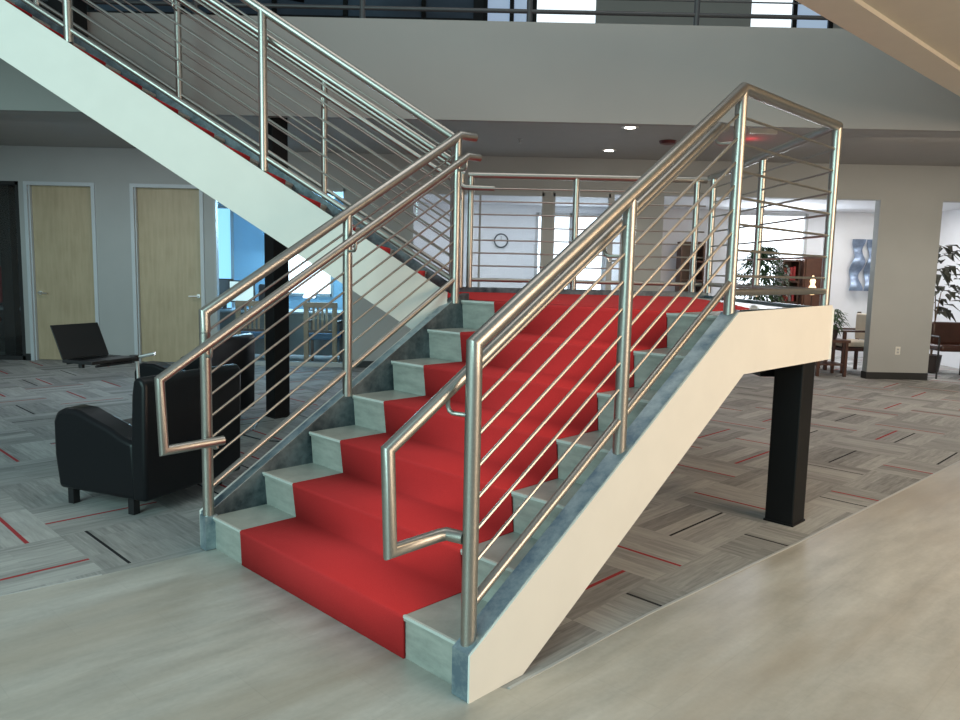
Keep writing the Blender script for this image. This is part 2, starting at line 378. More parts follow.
# wooden doors
def wood_door(n, x0, x1, hx, hd):
    w = struct(B().box((x0+.05, WY+.075, .01), (x1-.05, WY+.12, TOP-.05)), 'door_%d' % n, 'door_veneer', smooth=False)
    b = B().box((x0, WY-.02, 0), (x0+.05, WY+.14, TOP)).box((x1-.05, WY-.02, 0), (x1, WY+.14, TOP)).box((x0+.05, WY-.02, TOP-.05), (x1-.05, WY+.14, TOP))
    b.box((x0+.05, WY+.02, 0), (x0+.065, WY+.07, TOP-.05))
    b.done('door_frame', 'door_frame_paint', w, smooth=False)
    B().disc((hx, WY+.07, .98), (0, 1, 0), .028, .02).sweep([(hx, WY+.06, .98), (hx, WY+.01, .98), (hx+hd*.12, WY+.005, .975)], .011, 10).done('door_handle', 'chrome', w)
wood_door(1, -6.49, -5.49, -6.36, 1)
wood_door(2, -4.99, -3.96, -4.08, -1)

# walkway over the tiled path
E0, E1 = V((1.05, 3.45, 0)), V((4.60, 6.83, 0)); dd = (E1-E0).normalized(); nn = V((dd.y, -dd.x, 0))
def quad(p, q, w0, w1, z0, z1):
    return B().hull([p+nn*w0+V((0, 0, z0)), q+nn*w0+V((0, 0, z0)), q+nn*w1+V((0, 0, z0)), p+nn*w1+V((0, 0, z0))], V((0, 0, z1-z0)))
struct(quad(E0, E1, 0, .2, 2.765, 3.60), 'beam_edge', 'walkway_paint', smooth=False)
struct(quad(E0, E1, .2, 3.4, 2.79, 3.50), 'ceiling_walkway', 'walkway_paint', smooth=False)

# ================================================================== LOWER FLIGHT
NS = 7
BL0, BL1, BR0, BR1 = -.36, -.30, 1.505, 1.58                 # steel stringers left and right
lf = thing('staircase', st(.9, .6, 0), 'lower stone flight with a red carpet runner rising from the tiled floor', 'staircase')
def stair_profile(n): return [(i*T, (i+1)*H) for i in range(n)]
def P(pts, b0, b1, frame):                                   # extrude an (a,z) outline between b0 and b1
    return [frame(a, b0, z) for a, z in pts], frame(0, b1, 0)-frame(0, b0, 0)
for i in range(NS):
    a, z = i*T+.008, (i+1)*H-.006
    lo_ = .022 if i else .012
    p, e = P([(a+lo_, i*H-.006 if i else .002), (a+.010, z-.02), (a+.035, z-.02), (a+.045, i*H-.006 if i else .002)], BL1, BR0, st); B().hull(p, e).done('riser', 'step_stone', lf, smooth=False)
    p, e = P([(a, z-.02), (a, z), (a+T+.03 if i < NS-1 else a+.12, z), (a+T+.03 if i < NS-1 else a+.12, z-.02)], BL1, BR0, st)
    td = B().hull(p, e).done('tread', 'step_stone', lf, smooth=False)
    p, e = P([(a-.003, z-.009), (a-.003, z+.002), (a+.008, z+.002), (a+.008, z-.009)], BL1, BR0, st); B().hull(p, e).done('nosing_trim', 'stone_edge', td, smooth=False)
# runner
top, bot = [], []
for i in range(NS):
    z0, z1 = i*H, (i+1)*H; a = i*T
    top += [(a+(.020 if i else .008), z0+(.004 if i == 0 else 0)), (a+.002, z1-.02), (a, z1-.006), (a+.008, z1)]
    bot += [(a+.032, z0-.012 if i else .012), (a+.014, z1-.02), (a+.016, z1-.012)]
top.append((NS*T-T+.13, NS*H)); bot.append((NS*T-T+.13, NS*H-.012))
p, e = P(top+bot[::-1], 0, CW, st); b = B(); 
n = len(top)
# build as strip quads so the concave outline stays clean
def stripmesh(lst, closed=None):
    b = B(); 
    A = [b.bm.verts.new(st(a, 0, z)) for a, z in lst]; C = [b.bm.verts.new(st(a, CW, z)) for a, z in lst]
    for k in range(len(lst)-1): b.bm.faces.new((A[k], A[k+1], C[k+1], C[k]))
    return b
o = stripmesh(top).done('carpet_runner', 'red_carpet', lf, angle=60)
m_ = o.modifiers.new('solid', 'SOLIDIFY'); m_.thickness = .011; m_.offset = -1
# stringers
slope = (1.285-.195)/1.75
sp_ = [(-.02, .002), (-.02, .170), (1.745, 1.262), (1.86, 1.272), (1.86, .957), (1.83, .957), (.25, .002)]
p, e = P(sp_, BR0, BR1, st); B().hull(p, e).done('stringer', 'raw_steel', lf, smooth=False, bevel=.003)
spl = [(-.02, .002), (-.02, .188), (1.69, 1.262), (1.80, 1.287), (1.80, .945), (.25, .002)]
p, e = P(spl, BL0, BL1, st); B().hull(p, e).done('stringer', 'raw_steel', lf, smooth=False, bevel=.003)
spr = [(-.02, .002), (-.02, .167), (1.755, 1.264), (2.945, 1.279), (2.945, .957), (1.845, .957), (.25, .002)]
p, e = P(spr, BR1, BR1+.008, st); B().hull(p, e).done('stringer_cladding', 'drywall_white', lf, smooth=False)
p, e = P([(-.02, .006), (-.02, .19), (1.69, 1.255), (1.69, .88), (.25, .006)], BL0-.02, BL0, st); B().hull(p, e).done('stringer_cladding', 'drywall_white', lf, smooth=False)
p, e = P([(.27, .012), (1.845, .955), (1.845, .99), (.27, .05)], BL1, BR0, st); B().hull(p, e).done('soffit_panel', 'drywall_white', lf, smooth=False)

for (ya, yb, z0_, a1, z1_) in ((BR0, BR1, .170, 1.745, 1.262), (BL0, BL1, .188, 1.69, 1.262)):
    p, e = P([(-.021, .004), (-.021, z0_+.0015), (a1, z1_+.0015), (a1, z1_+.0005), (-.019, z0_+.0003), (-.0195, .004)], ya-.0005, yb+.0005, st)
    B().hull(p, e).done('flange_highlight', 'raw_steel_lit', lf, smooth=False)  # polished stringer tops, their highlight put into the lighter colour
# ================================================================== LANDING
ld = thing('stair_landing', (1.0, 5.6, .95), 'half landing between the two flights with red carpet and pale stone border', 'landing')
A1, B1 = st(1.80, BL0, 0), st(1.80, BR1, 0)
Cc = st(2.945, BR1, 0); D_, E_, F_ = V((1.985, 6.75, 0)), V((-.22, 6.75, 0)), V((-.22, 4.93, 0))
A0 = st(6*T+.10, BL1, 0); B0 = st(6*T+.10, BR0, 0)
slab = [V(q) for q in (B0, st(6*T+.10, BR1-.012, 0), st(2.91, BR1-.012, 0), V((Cc.x-.03, Cc.y+.05, 0)), D_+V((-.03, -.05, 0)), E_+V((0, -.05, 0)), F_+V((0, .04, 0)), A0)]
B().hull([V((q.x, q.y, .96)) for q in slab], V((0, 0, .28))).done('slab', 'step_stone', ld, smooth=False)
cpt = [st(6*T+.12, 0, 0), st(6*T+.12, CW, 0), V((1.60, 4.55, 0)), V((1.70, 5.2, 0)), V((1.80, 6.69, 0)), V((-.46, 6.69, 0)), V((-.46, 5.25, 0)), V((-.22, 5.22, 0))]
B().hull([V((q.x, q.y, 1.238)) for q in cpt], V((0, 0, .008))).done('landing_carpet', 'red_carpet', ld, smooth=False)
def wallstrip(p, q, w, z0, z1, b=None):                      # w towards the left of p->q
    b = b or B(); d = (q-p).normalized(); n_ = V((-d.y, d.x, 0))*w
    p = V((p.x, p.y, z0)); q = V((q.x, q.y, z0)); return b.hull([p, q, q+n_, p+n_], V((0, 0, z1-z0)))
b = wallstrip(st(1.80, BR1, 0), st(2.935, BR1, 0), .012, 1.0, 1.274)
wallstrip(Cc+V((-.01, 0, 0)), D_, .03, .95, 1.262, b); wallstrip(D_, E_, .06, .95, 1.29, b)
b.done('edge_curb', 'raw_steel', ld, smooth=False, bevel=.003)
b = wallstrip(Cc+V((.018, -.005, 0)), D_+V((.02, 0, 0)), .02, .957, 1.260); wallstrip(D_+V((0, .02, 0)), E_+V((0, .02, 0)), .02, .945, 1.287, b)
b.done('edge_cladding', 'drywall_white', ld, smooth=False)
B().hull([V((q.x, q.y, .957)) for q in slab], V((0, 0, .006))).done('underside', 'drywall_white', ld, smooth=False)
B().box((1.67, 4.50, .845), (1.81, 6.60, .957)).done('beam', 'black_steel', ld, smooth=False)
def column(x, y, z0, z1, w, rot, label):
    o = thing('support_column', (x, y, z0), label, 'column', rz=rot)
    B().box((-w/2, -w/2, 0), (w/2, w/2, z1-z0)).done('shaft', 'black_steel', o, smooth=False, bevel=.008, local=1)
    B().box((-w/2-.004, -w/2-.004, 0), (w/2+.004, w/2+.004, .012)).done('base_plate', 'black_steel', o, smooth=False, local=1)
column(1.828, 4.392, 0, .956, .168, math.radians(45), 'black square steel post holding up the near right corner of the landing')
column(-1.93, 7.21, 0, 3.03, .165, math.radians(45), 'tall black square column behind the armchairs, rising behind the upper flight')

# ================================================================== UPPER FLIGHT (runs to the left, parallel to the back wall)
X0, ZL, NU = -.467, NS*H, 13
YN0, YN1, YF0, YF1 = 4.92, 4.98, 6.60, 6.66
def su(a, y, z): return V((X0-a, y, z+ZL))
uf = thing('staircase', (-2.2, 5.75, ZL), 'upper flight with white side panel rising left over the armchairs', 'staircase')
for i in range(NU):
    a, z = i*T+.008, (i+1)*H-.006
    p, e = P([(a+.022, i*H-.006), (a+.010, z-.02), (a+.035, z-.02), (a+.045, i*H-.006)], YN1, YF0, su); B().hull(p, e).done('riser', 'step_stone', uf, smooth=False)
    p, e = P([(a, z-.02), (a, z), (a+T+.03, z), (a+T+.03, z-.02)], YN1, YF0, su); B().hull(p, e).done('tread', 'step_stone', uf, smooth=False)
topu = []
for i in range(NU):
    z0, z1 = i*H, (i+1)*H; a = i*T
    topu += [(a+.020, z0), (a+.002, z1-.02), (a, z1-.006), (a+.008, z1)]
topu.append((NU*T, NU*H))
b = B(); A = [b.bm.verts.new(su(a, 5.25, z)) for a, z in topu]; C = [b.bm.verts.new(su(a, 6.33, z)) for a, z in topu]
for k in range(len(topu)-1): b.bm.faces.new((A[k], A[k+1], C[k+1], C[k]))
o = b.done('carpet_runner', 'red_carpet', uf, angle=60); m_ = o.modifiers.new('solid', 'SOLIDIFY'); m_.thickness = .011; m_.offset = -1
AE = NU*T+.1
def uz(a): return .205+.628*a
prof = [(-.247, .041), (-.247, -.30), (-.03, -.30), (0, uz(0)-.36-.005), (AE, uz(AE)-.36), (AE, uz(AE)), (0, uz(0)), (-.247, .043)]
prof = [(-.247, .044), (-.247, -.285), (-.16, -.285), (AE, uz(AE)-.362), (AE, uz(AE))]
p, e = P(prof, YN0, YN1, su); B().hull(p, e).done('stringer', 'raw_steel', uf, smooth=False, bevel=.003)
p, e = P(prof, YF0, YF1, su); B().hull(p, e).done('stringer', 'raw_steel', uf, smooth=False, bevel=.003)
p, e = P(prof, YN0-.02, YN0, su); B().hull(p, e).done('stringer_cladding', 'drywall_white', uf, smooth=False)
p, e = P([(-.14, -.283), (AE, uz(AE)-.360), (AE, uz(AE)-.33), (-.14, -.26)], YN1, YF0, su); B().hull(p, e).done('soffit_panel', 'drywall_white', uf, smooth=False)
# upper landing it reaches, with a black post on it
struct(B().box((-6.5, 4.9, 3.30), (X0-NU*T-.02, 7.0, 3.56)), 'floor_upper_landing', 'fascia_paint', smooth=False)
struct(B().box((-4.2, 6.67, 3.20), (-3.40, 7.0, 3.33)), 'floor_upper_landing', 'fascia_paint', smooth=False)
column(-3.60, 6.835, 3.33, 6.1, .22, 0, 'thick black column on the upper floor at the head of the stairs')

# ================================================================== RAILINGS
RT, RH, RB, RS, RP = .0275, .0225, .0175, .0065, .0275
def cyl(parent, name, p, q, r, n=14, mat='stainless'): return B().sweep([p, q], r, n).done(name, mat, parent)
OFF = [-.098-.1085*k for k in range(7)]
def bracket(hr, post_pt, under_pt):                          # little J arm from a post to the underside of a handrail
    mid = V((under_pt.x, under_pt.y, post_pt.z))
    a = post_pt.lerp(mid, .75); c_ = mid.lerp(under_pt, .45)
    B().sweep([post_pt, a, a.lerp(c_, .5)+ (mid-a.lerp(c_, .5))*.35, c_, under_pt], .008, 10).done('bracket', 'stainless', hr)
# right railing: flight and landing front
rr = thing('stair_railing', st(.02, 1.54, .2), 'stainless railing on the right of the red runner, nearest the camera', 'railing')
zr = lambda a: 1.197+.6355*(a-.02)
bR = 1.54; z_l = 2.308
for a in (.02, .868, 1.748):
    cyl(rr, 'post', st(a, bR, .160+.6195*a), st(a, bR, zr(a)-(.10 if a < .1 else .01)), RP, 18)
cyl(rr, 'post', st(2.942, bR, 1.240), st(2.942, bR, z_l-.01), RP, 18)
Cr = st(2.942, bR, 0)
B().sweep([st(.02, bR, zr(.02)-.10), st(.02, bR, zr(.02)+.003), st(1.765, bR, z_l), st(2.942, bR, z_l), V((1.945, 6.70, 2.268))], RT, 18).done('top_rail', 'stainless', rr)
for k, o_ in enumerate(OFF):
    cyl(rr, 'bar', st(.04, bR, zr(.04)+o_), st(1.735, bR, zr(1.735)+o_), RS, 8)
cyl(rr, 'bottom_rail', st(.04, bR, zr(.04)-.885), st(1.735, bR, zr(1.735)-.885), RB)
LZ = [2.178-.1238*k for k in range(7)]; LB = 1.358
for z in LZ: cyl(rr, 'bar', st(1.76, bR, z), st(2.94, bR, z), RS, 8)
cyl(rr, 'bottom_rail', st(1.76, bR, LB), st(2.94, bR, LB), RB)
hb = 1.44; hz = lambda a: .874+.638*(a+.252)
hr = B().sweep([st(.01, bR-.02, .548), st(-.005, hb+.01, .548), st(-.03, hb, .546), st(-.24, hb, .542), st(-.252, hb, .874), st(1.735, hb, hz(1.735)), st(1.80, hb, hz(1.735)+.005)], RH, 14).done('handrail', 'stainless', rr)
for a in (.02, .868, 1.735): bracket(hr, st(a, bR-.02, hz(a)-.085), st(a-.02, hb, hz(a-.02)-.02))
# landing guard: right side and back
g = thing('guard_railing', (1.95, 6.0, 1.29), 'stainless guard rail along the far and right edges of the half landing', 'railing')
PR = [(2.0, 5.60), (1.95, 6.60)]
for x, y in PR: cyl(g, 'post', V((x, y, 1.288)), V((x, y, z_l-.02)), RP, 18)
BY = 6.70
for x in (-.11, .80, 1.84): cyl(g, 'post', V((x, BY, 1.288)), V((x, BY, 2.235)), RP, 18)
cyl(g, 'top_rail', V((-.135, BY, 2.25)), V((1.92, BY, 2.25)), RT, 18)
pr = [V((Cr.x, Cr.y+.02, 0)), V((1.955, 6.66, 0))]
for z in LZ:
    cyl(g, 'bar', pr[0]+V((0, 0, z)), pr[1]+V((0, 0, z)), RS, 8)
for k in range(7):
    z = 2.14-.1105*k; cyl(g, 'bar', V((-.10, BY, z)), V((1.92, BY, z)), RS, 8)
cyl(g, 'bottom_rail', pr[0]+V((0, 0, LB)), pr[1]+V((0, 0, LB)), RB)
cyl(g, 'bottom_rail', V((-.10, BY, 1.355)), V((1.92, BY, 1.355)), RB)
# left railing of the lower flight
lr = thing('stair_railing', st(.0, -.31, .2), 'stainless railing on the left of the red runner, in front of the armchair', 'railing')
bLr = -.31; zl = lambda a: 1.205+.632*a; pl = (-.005, .842, 1.68)
for a in pl: cyl(lr, 'post', st(a, bLr, .18+.62*max(a, 0)), st(a, bLr, zl(a)-(.10 if a < .1 else .01)), RP, 18)
B().box((0, 0, 0), (.01, .01, .01)).bm.free()
q0 = st(-.03, -.33, .006); b = B(); b.hull([st(-.035, -.345, .006), st(-.035, -.285, .006), st(.03, -.285, .006), st(.03, -.345, .006)], V((0, 0, .175))); b.done('base_shoe', 'raw_steel_lit', lr, smooth=False)
B().sweep([st(-.005, bLr, zl(0)-.10), st(-.005, bLr, zl(-.005)), st(1.70, bLr, zl(1.70)), st(1.835, bLr, zl(1.70)+.005)], RT, 18).done('top_rail', 'stainless', lr)
for o_ in OFF: cyl(lr, 'bar', st(.015, bLr, zl(.015)+o_), st(1.665, bLr, zl(1.665)+o_), RS, 8)
cyl(lr, 'bottom_rail', st(.015, bLr, zl(.015)-.885), st(1.665, bLr, zl(1.665)-.885), RB)
hbl = -.205; hzl = lambda a: .905+.634*(a+.275)
hr = B().sweep([st(.03, hbl, .578), st(-.265, hbl, .570), st(-.277, hbl, .905), st(1.67, hbl, hzl(1.67)), st(1.775, hbl, hzl(1.67)+.003)], RH, 14).done('handrail', 'stainless', lr)
for a in pl: bracket(hr, st(a, bLr+.02, hzl(a)-.085), st(a-.02, hbl, hzl(a-.02)-.02))
bracket(hr, st(-.005, bLr+.02, .54), st(-.005, hbl, .558))
# upper flight railings
def upper_rail(y, hy, lab, xs, zoff=0):
    r_ = thing('stair_railing', (-1.4, y, 2.03), lab, 'railing')
    zt = lambda x: 2.262+zoff-.6215*(x+.19)
    for x in xs: cyl(r_, 'post', V((x, y, ZL+uz(X0-x)-.005 if x < -.45 else 1.285)), V((x, y, zt(x)-.01)), RP, 18)
    x0, x1 = xs[0], xs[-1]
    B().sweep([V((x0+.02, y, zt(x0+.02))), V((x1-.5, y, zt(x1-.5)))], RT, 18).done('top_rail', 'stainless', r_)
    for o_ in OFF: cyl(r_, 'bar', V((x0-.015, y, zt(x0-.015)+o_)), V((x1-.5, y, zt(x1-.5)+o_)), RS, 8)
    cyl(r_, 'bottom_rail', V((x0-.015, y, zt(x0-.015)-.888)), V((x1-.5, y, zt(x1-.5)-.888)), RB)
    zh = lambda x: zt(x)-.135
    if hy < y: pth = [V((.09, hy, zh(-.19)-.005)), V((-.16, hy, zh(-.19))), V((x1-.5, hy, zh(x1-.5)))]
    else: pth = [V((-.16, hy, zh(-.16))), V((x1-.5, hy, zh(x1-.5)))]
    hr = B().sweep(pth, RH, 14).done('handrail', 'stainless', r_)
    sg = 1 if hy > y else -1
    for x in xs[:3]: bracket(hr, V((x, y+sg*.02, zh(x)-.09)), V((x, hy, zh(x)-.02)))
upper_rail(4.95, 5.05, 'stainless railing on the near side of the upper flight', (-.185, -1.40, -2.61, -3.75))
upper_rail(6.63, 6.53, 'stainless railing on the far side of the upper flight', (-.19, -1.36, -2.58, -3.75))
# balustrade of the upper floor
ur = thing('balcony_railing', (0, 7.04, 3.615), 'steel balustrade, darkened for shade, along the edge of the upper floor', 'railing')
for k in range(-5, 6): cyl(ur, 'post', V((.37+k*1.475, 7.04, 3.612)), V((.37+k*1.475, 7.04, 4.70)), .026, 14, 'shaded_rail')
cyl(ur, 'bottom_rail', V((-7.1, 7.04, 3.715)), V((7.9, 7.04, 3.715)), .019, 12, 'shaded_rail')
for k in range(7): cyl(ur, 'bar', V((-7.1, 7.04, 3.832+k*.115)), V((7.9, 7.04, 3.832+k*.115)), .007, 8, 'shaded_rail')
cyl(ur, 'top_rail', V((-7.1, 7.04, 4.70)), V((7.9, 7.04, 4.70)), .024, 14, 'stainless')

# ================================================================== ARMCHAIRS
def xz(pts, y0, y1, b=None):
    b = b or B(); return b.hull([V((x, y0, z)) for x, z in pts], V((0, y1-y0, 0)))
def armchair(x, y, rz, label, group):                        # faces local +x
    c_ = thing('armchair', (x, y, 0), label, 'armchair', group, rz)
    w, d = .80, .64; hw = w/2; hd = d/2
    arc = [(hd-.03, .10), (hd, .30), (hd, .50), (hd-.03, .56), (hd-.09, .585), (hd-.20, .580), (.02, .545), (-.12, .50), (-.22, .455), (-hd+.01, .43), (-hd-.01, .10)]
    for s_ in (-1, 1):
        y0 = s_*hw; y1 = s_*(hw-.17)
        xz(arc, min(y0, y1), max(y0, y1)).done('arm', 'black_leather', c_, bevel=.026, seg=4, local=1, angle=50)
    xz([(hd-.04, .10), (hd-.04, .28), (-hd+.04, .28), (-hd+.04, .10)], -hw+.165, hw-.165).done('seat_base', 'black_leather', c_, bevel=.02, seg=3, local=1)
    xz([(hd-.01, .28), (hd-.005, .40), (hd-.03, .43), (-hd+.04, .41), (-hd+.04, .28)], -hw+.17, hw-.17).done('seat_cushion', 'black_leather', c_, bevel=.035, seg=4, local=1)
    xz([(-hd-.075, .10), (-hd+.03, .10), (-hd+.03, .45), (-hd+.015, .70), (-hd+.0, .785), (-hd-.025, .81), (-hd-.07, .80), (-hd-.09, .76), (-hd-.08, .45)], -hw+.0, hw-.0).done('backrest', 'black_leather', c_, bevel=.03, seg=4, local=1, angle=50)
    for sx in (-1, 1):
        for sy in (-1, 1):
            B().box((sx*(hd-.08)-.022, sy*(hw-.06)-.022, 0), (sx*(hd-.08)+.022, sy*(hw-.06)+.022, .11)).done('leg', 'black_plastic', c_, smooth=False, local=1)
    return c_
rz1 = math.atan2(.384, -.923)
mid = V((-1.76, 4.535, 0)); f_ = V((math.cos(rz1), math.sin(rz1), 0)); cen = mid+f_*.33
armchair(cen.x, cen.y, rz1, 'black leather armchair beside the foot of the stairs, its back to the railing', 'black leather armchairs')
armchair(-2.60, 6.85, math.radians(168), 'black leather armchair farther back, half hidden by the nearer one and the railing', 'black leather armchairs')

# laptop on a floor stand
lx, ly, lz = -2.52, 5.05, .795
ls = thing('laptop_stand', (-2.30, 5.20, 0), 'slim silver floor stand holding the laptop tray in front of the armchair', 'stand')
B().sweep([(-2.32, 5.16, .02), (-2.33, 5.14, .80)], .011, 12).done('pole', 'chrome', ls)
b = B(); b.sweep([(-2.32, 5.16, .02), (-2.75, 5.05, .02)], .014, 10).sweep([(-2.32, 5.16, .02), (-2.36, 5.55, .02)], .014, 10).sweep([(-2.32, 5.16, .02), (-2.2, 4.98, .02)], .014, 10); b.done('foot', 'black_plastic', ls)
e1 = V((-.923, .384, 0)); e2 = V((.384, .923, 0))            # e1 away from the sitter, e2 across
ctr = V((-2.50, 4.98, lz-.02))
def obox(c_, a, b_, la, lb, th, bm=None):
    bm = bm or B(); c_ = V(c_); return bm.hull([c_-a*la/2-b_*lb/2, c_+a*la/2-b_*lb/2, c_+a*la/2+b_*lb/2, c_-a*la/2+b_*lb/2], a.cross(b_).normalized()*th)
b = B(); b.sweep([V((-2.33, 5.14, .79)), ctr+V((0, 0, -.01))], .012, 10); b.sweep([ctr+e1*.16-e2*.12, ctr+e1*.16+e2*.12], .008, 8).sweep([ctr-e1*.12-e2*.14, ctr-e1*.12+e2*.14], .008, 8).sweep([ctr-e1*.12, ctr+e1*.16], .008, 8)
b.sweep([ctr+e1*.15-e2*.02, ctr+e1*.15-e2*.02+V((0, 0, -.04))], .02, 10); b.done('tray', 'black_plastic', ls)
B().sweep([(-2.33, 5.14, .80), (-2.20, 5.12, .83)], .012, 10).done('tilt_lever', 'chrome', ls)
B().disc((-2.345, 5.13, .795), (0, 0, 1), .03, .04).done('clamp', 'black_plastic', ls)
lp = thing('laptop', ctr, 'open black laptop on the floor stand left of the stairs', 'laptop')
tilt = (e1*-1+V((0, 0, -.10))).normalized()
deck = obox(ctr+V((0, 0, .012)), e1, e2, .26, .36, -.022); deck.done('base', 'black_plastic', lp, smooth=False, bevel=.004)
hin = ctr+e1*.125+V((0, 0, .036)); sd = (e1*.42+V((0, 0, .92))).normalized()
scn = B(); n3 = sd.cross(e2).normalized()
scn.hull([hin-e2*.18, hin+e2*.18, hin+e2*.18+sd*.235, hin-e2*.18+sd*.235], n3*.008); scn.done('lid', 'black_plastic', lp, smooth=False, bevel=.002)
B().hull([hin-e2*.165+sd*.015+n3*.009, hin+e2*.165+sd*.015+n3*.009, hin+e2*.165+sd*.22+n3*.009, hin-e2*.165+sd*.22+n3*.009], n3*.001).done('screen', 'screen_dark', lp, smooth=False)
b = B()
kz = ctr+V((0, 0, .0335))
for r_ in range(5):
    for k in range(12): obox(kz+e1*(.09-.021*r_)+e2*(-.15+.0272*k), e1, e2, .016, .022, -.003, b)
b.done('keyboard', 'screen_dark', lp, smooth=False)
tag(B().sweep([(-2.05, 7.0, .006), (-1.98, 6.6, .006), (-2.0, 6.35, .006), (-1.75, 6.15, .006), (-1.2, 6.1, .006)], .005, 6).done('power_cord', 'black_plastic'), 'thin black power cord lying on the carpet behind the left railing', 'cord')

# ================================================================== THINGS IN THE BLUE OFFICE
dk = thing('desk', (-3.0, 12.2, 0), 'office desk with pale top and dark front behind the blue glazing', 'desk')
B().box((-4.4, 11.75, .71), (-1.75, 12.55, .74)).done('desktop', 'desk_laminate', dk, smooth=False, bevel=.005)
B().box((-4.35, 11.95, .05), (-1.8, 11.98, .71)).done('modesty_panel', 'panel_grey', dk, smooth=False)
for x in (-4.38, -1.80): B().box((x, 11.8, 0), (x+.03, 12.5, .71)).done('leg', 'black_plastic', dk, smooth=False)
def monitor(x, y, w, h, z, rz, mat, label):
    m_ = thing('monitor', (x, y, z), label, 'monitor', rz=rz)
    B().box((-w/2, -.015, .12), (w/2, .015, .12+h)).done('housing', 'black_plastic', m_, smooth=False, local=1)
    B().box((-w/2+.02, -.018, .14), (w/2-.02, -.0152, .10+h)).done('screen', mat, m_, smooth=False, local=1)
    B().box((-.03, .0, 0), (.03, .03, .14)).done('neck', 'black_plastic', m_, smooth=False, local=1)
    B().lathe((0, 0, 0), [(.11, 0), (.11, .012), (.02, .018)]).done('foot', 'black_plastic', m_, local=1)
monitor(-4.08, 12.12, .30, .36, .74, 0, 'panel_grey', 'small dark monitor at the left end of the office desk')
monitor(-3.76, 12.0, .42, .34, .74, -.1, 'screen_lit', 'monitor with a bright blank screen on the office desk')
def office_chair(x, y):
    o = thing('office_chair', (x, y, 0), 'black swivel chair behind the office desk, next to the bright monitor', 'chair')
    B().box((-.23, -.04, .62), (.23, .04, 1.12)).done('backrest', 'black_leather', o, bevel=.05, seg=4, local=1)
    B().box((-.24, -.5, .44), (.24, -.03, .53)).done('seat', 'black_leather', o, bevel=.04, seg=3, local=1)
    B().sweep([(0, -.25, .08), (0, -.25, .45)], .03).done('stem', 'chrome', o, local=1)
    b = B()
    for k in range(5): a = k*1.2566; b.sweep([(0, -.25, .08), (.28*math.cos(a), -.25+.28*math.sin(a), .03)], .018, 8)
    b.done('base', 'black_plastic', o, local=1)
    for s_ in (-1, 1): B().sweep([(s_*.26, -.35, .5), (s_*.28, -.35, .68), (s_*.28, -.08, .70), (s_*.25, -.02, .6)], .015, 8).done('armrest', 'chrome' if s_ > 0 else 'black_plastic', o, local=1)
office_chair(-3.62, 13.2)
def slat_chair(x, y, label):
    o = thing('slat_back_chair', (x, y, 0), label, 'chair', 'wooden chairs facing the office desk')
    for sx in (-1, 1):
        B().box((sx*.21-.035, -.24, .0), (sx*.21+.035, -.20, .90)).done('leg', 'slat_wood', o, smooth=False, bevel=.006, local=1)
        B().box((sx*.22-.02, .20, .0), (sx*.22+.02, .24, .62)).done('leg', 'dark_wood', o, smooth=False, bevel=.004, local=1)
        B().box((sx*.235-.025, -.22, .61), (sx*.235+.025, .26, .64)).done('armrest', 'dark_wood', o, smooth=False, bevel=.006, local=1)
    B().box((-.25, -.245, .84), (.25, -.195, .92)).done('top_rail', 'slat_wood', o, smooth=False, bevel=.01, local=1)
    for k in range(4): B().box((-.115+k*.064, -.23, .50), (-.085+k*.064, -.21, .85)).done('slat', 'slat_wood', o, smooth=False, local=1)
    B().box((-.22, -.235, .47), (.22, -.205, .51)).done('cross_rail', 'dark_wood', o, smooth=False, local=1)
    B().box((-.23, -.22, .36), (.23, .26, .46)).done('seat', 'blue_fabric', o, bevel=.03, seg=3, local=1)
slat_chair(-3.36, 11.42, 'wooden slat-back chair with blue seat, left of the black column')
slat_chair(-2.36, 11.42, 'wooden slat-back chair with blue seat, right of the black column')
tag(origin_to_base(B().box((-2.50, 13.94, 1.15), (-2.30, 13.98, 1.75)).done('wall_picture', 'red_fabric', smooth=False, bevel=.004)), 'small red picture on the blue office wall beside the bright window', 'picture')
# desk lamp glow and papers
dl = thing('desk_lamp', (-2.75, 12.2, .74), 'small lit desk lamp at the right of the office desk', 'lamp')
B().lathe((-2.75, 12.2, .74), [(.07, 0), (.07, .02), (.012, .03), (.012, .22)]).done('base', 'black_plastic', dl)
B().lathe((-2.75, 12.2, .94), [(.09, 0), (.10, .02), (.05, .12)]).done('lamp_shade', 'window_daylight', dl)
tag(origin_to_base(B().box((-2.62, 11.85, .74), (-2.36, 12.1, .752)).done('paper_stack', 'paper_white', smooth=False)), 'thin stack of paper on the office desk behind the column', 'paper')

# dark office far left
o = thing('task_chair', (-7.9, 12.2, 0), 'red office chair in the dark room at the left edge', 'chair')
B().box((-.25, -.05, .75), (.25, .03, 1.35)).done('backrest', 'red_fabric', o, bevel=.05, seg=3, local=1)
B().box((-.25, -.5, .45), (.25, -.04, .54)).done('seat', 'red_fabric', o, bevel=.03, seg=3, local=1)
B().sweep([(0, -.25, .04), (0, -.25, .46)], .03).done('stem', 'black_plastic', o, local=1)
B().lathe((0, -.25, 0), [(.28, 0), (.28, .03), (.04, .07)]).done('base', 'black_plastic', o, local=1)
o = thing('table', (-7.9, 11.6, 0), 'low dark table with a pale edge in the dark room at the left', 'table')
B().box((-8.8, 11.3, .70), (-6.75, 11.9, .735)).done('tabletop', 'panel_grey', o, smooth=False)
for x in (-8.7, -6.9): B().box((x, 11.35, 0), (x+.05, 11.85, .70)).done('leg', 'black_plastic', o, smooth=False)
column(-6.93, 11.25, 0, 2.5, .16, 0, 'black column just inside the dark office at the left edge')

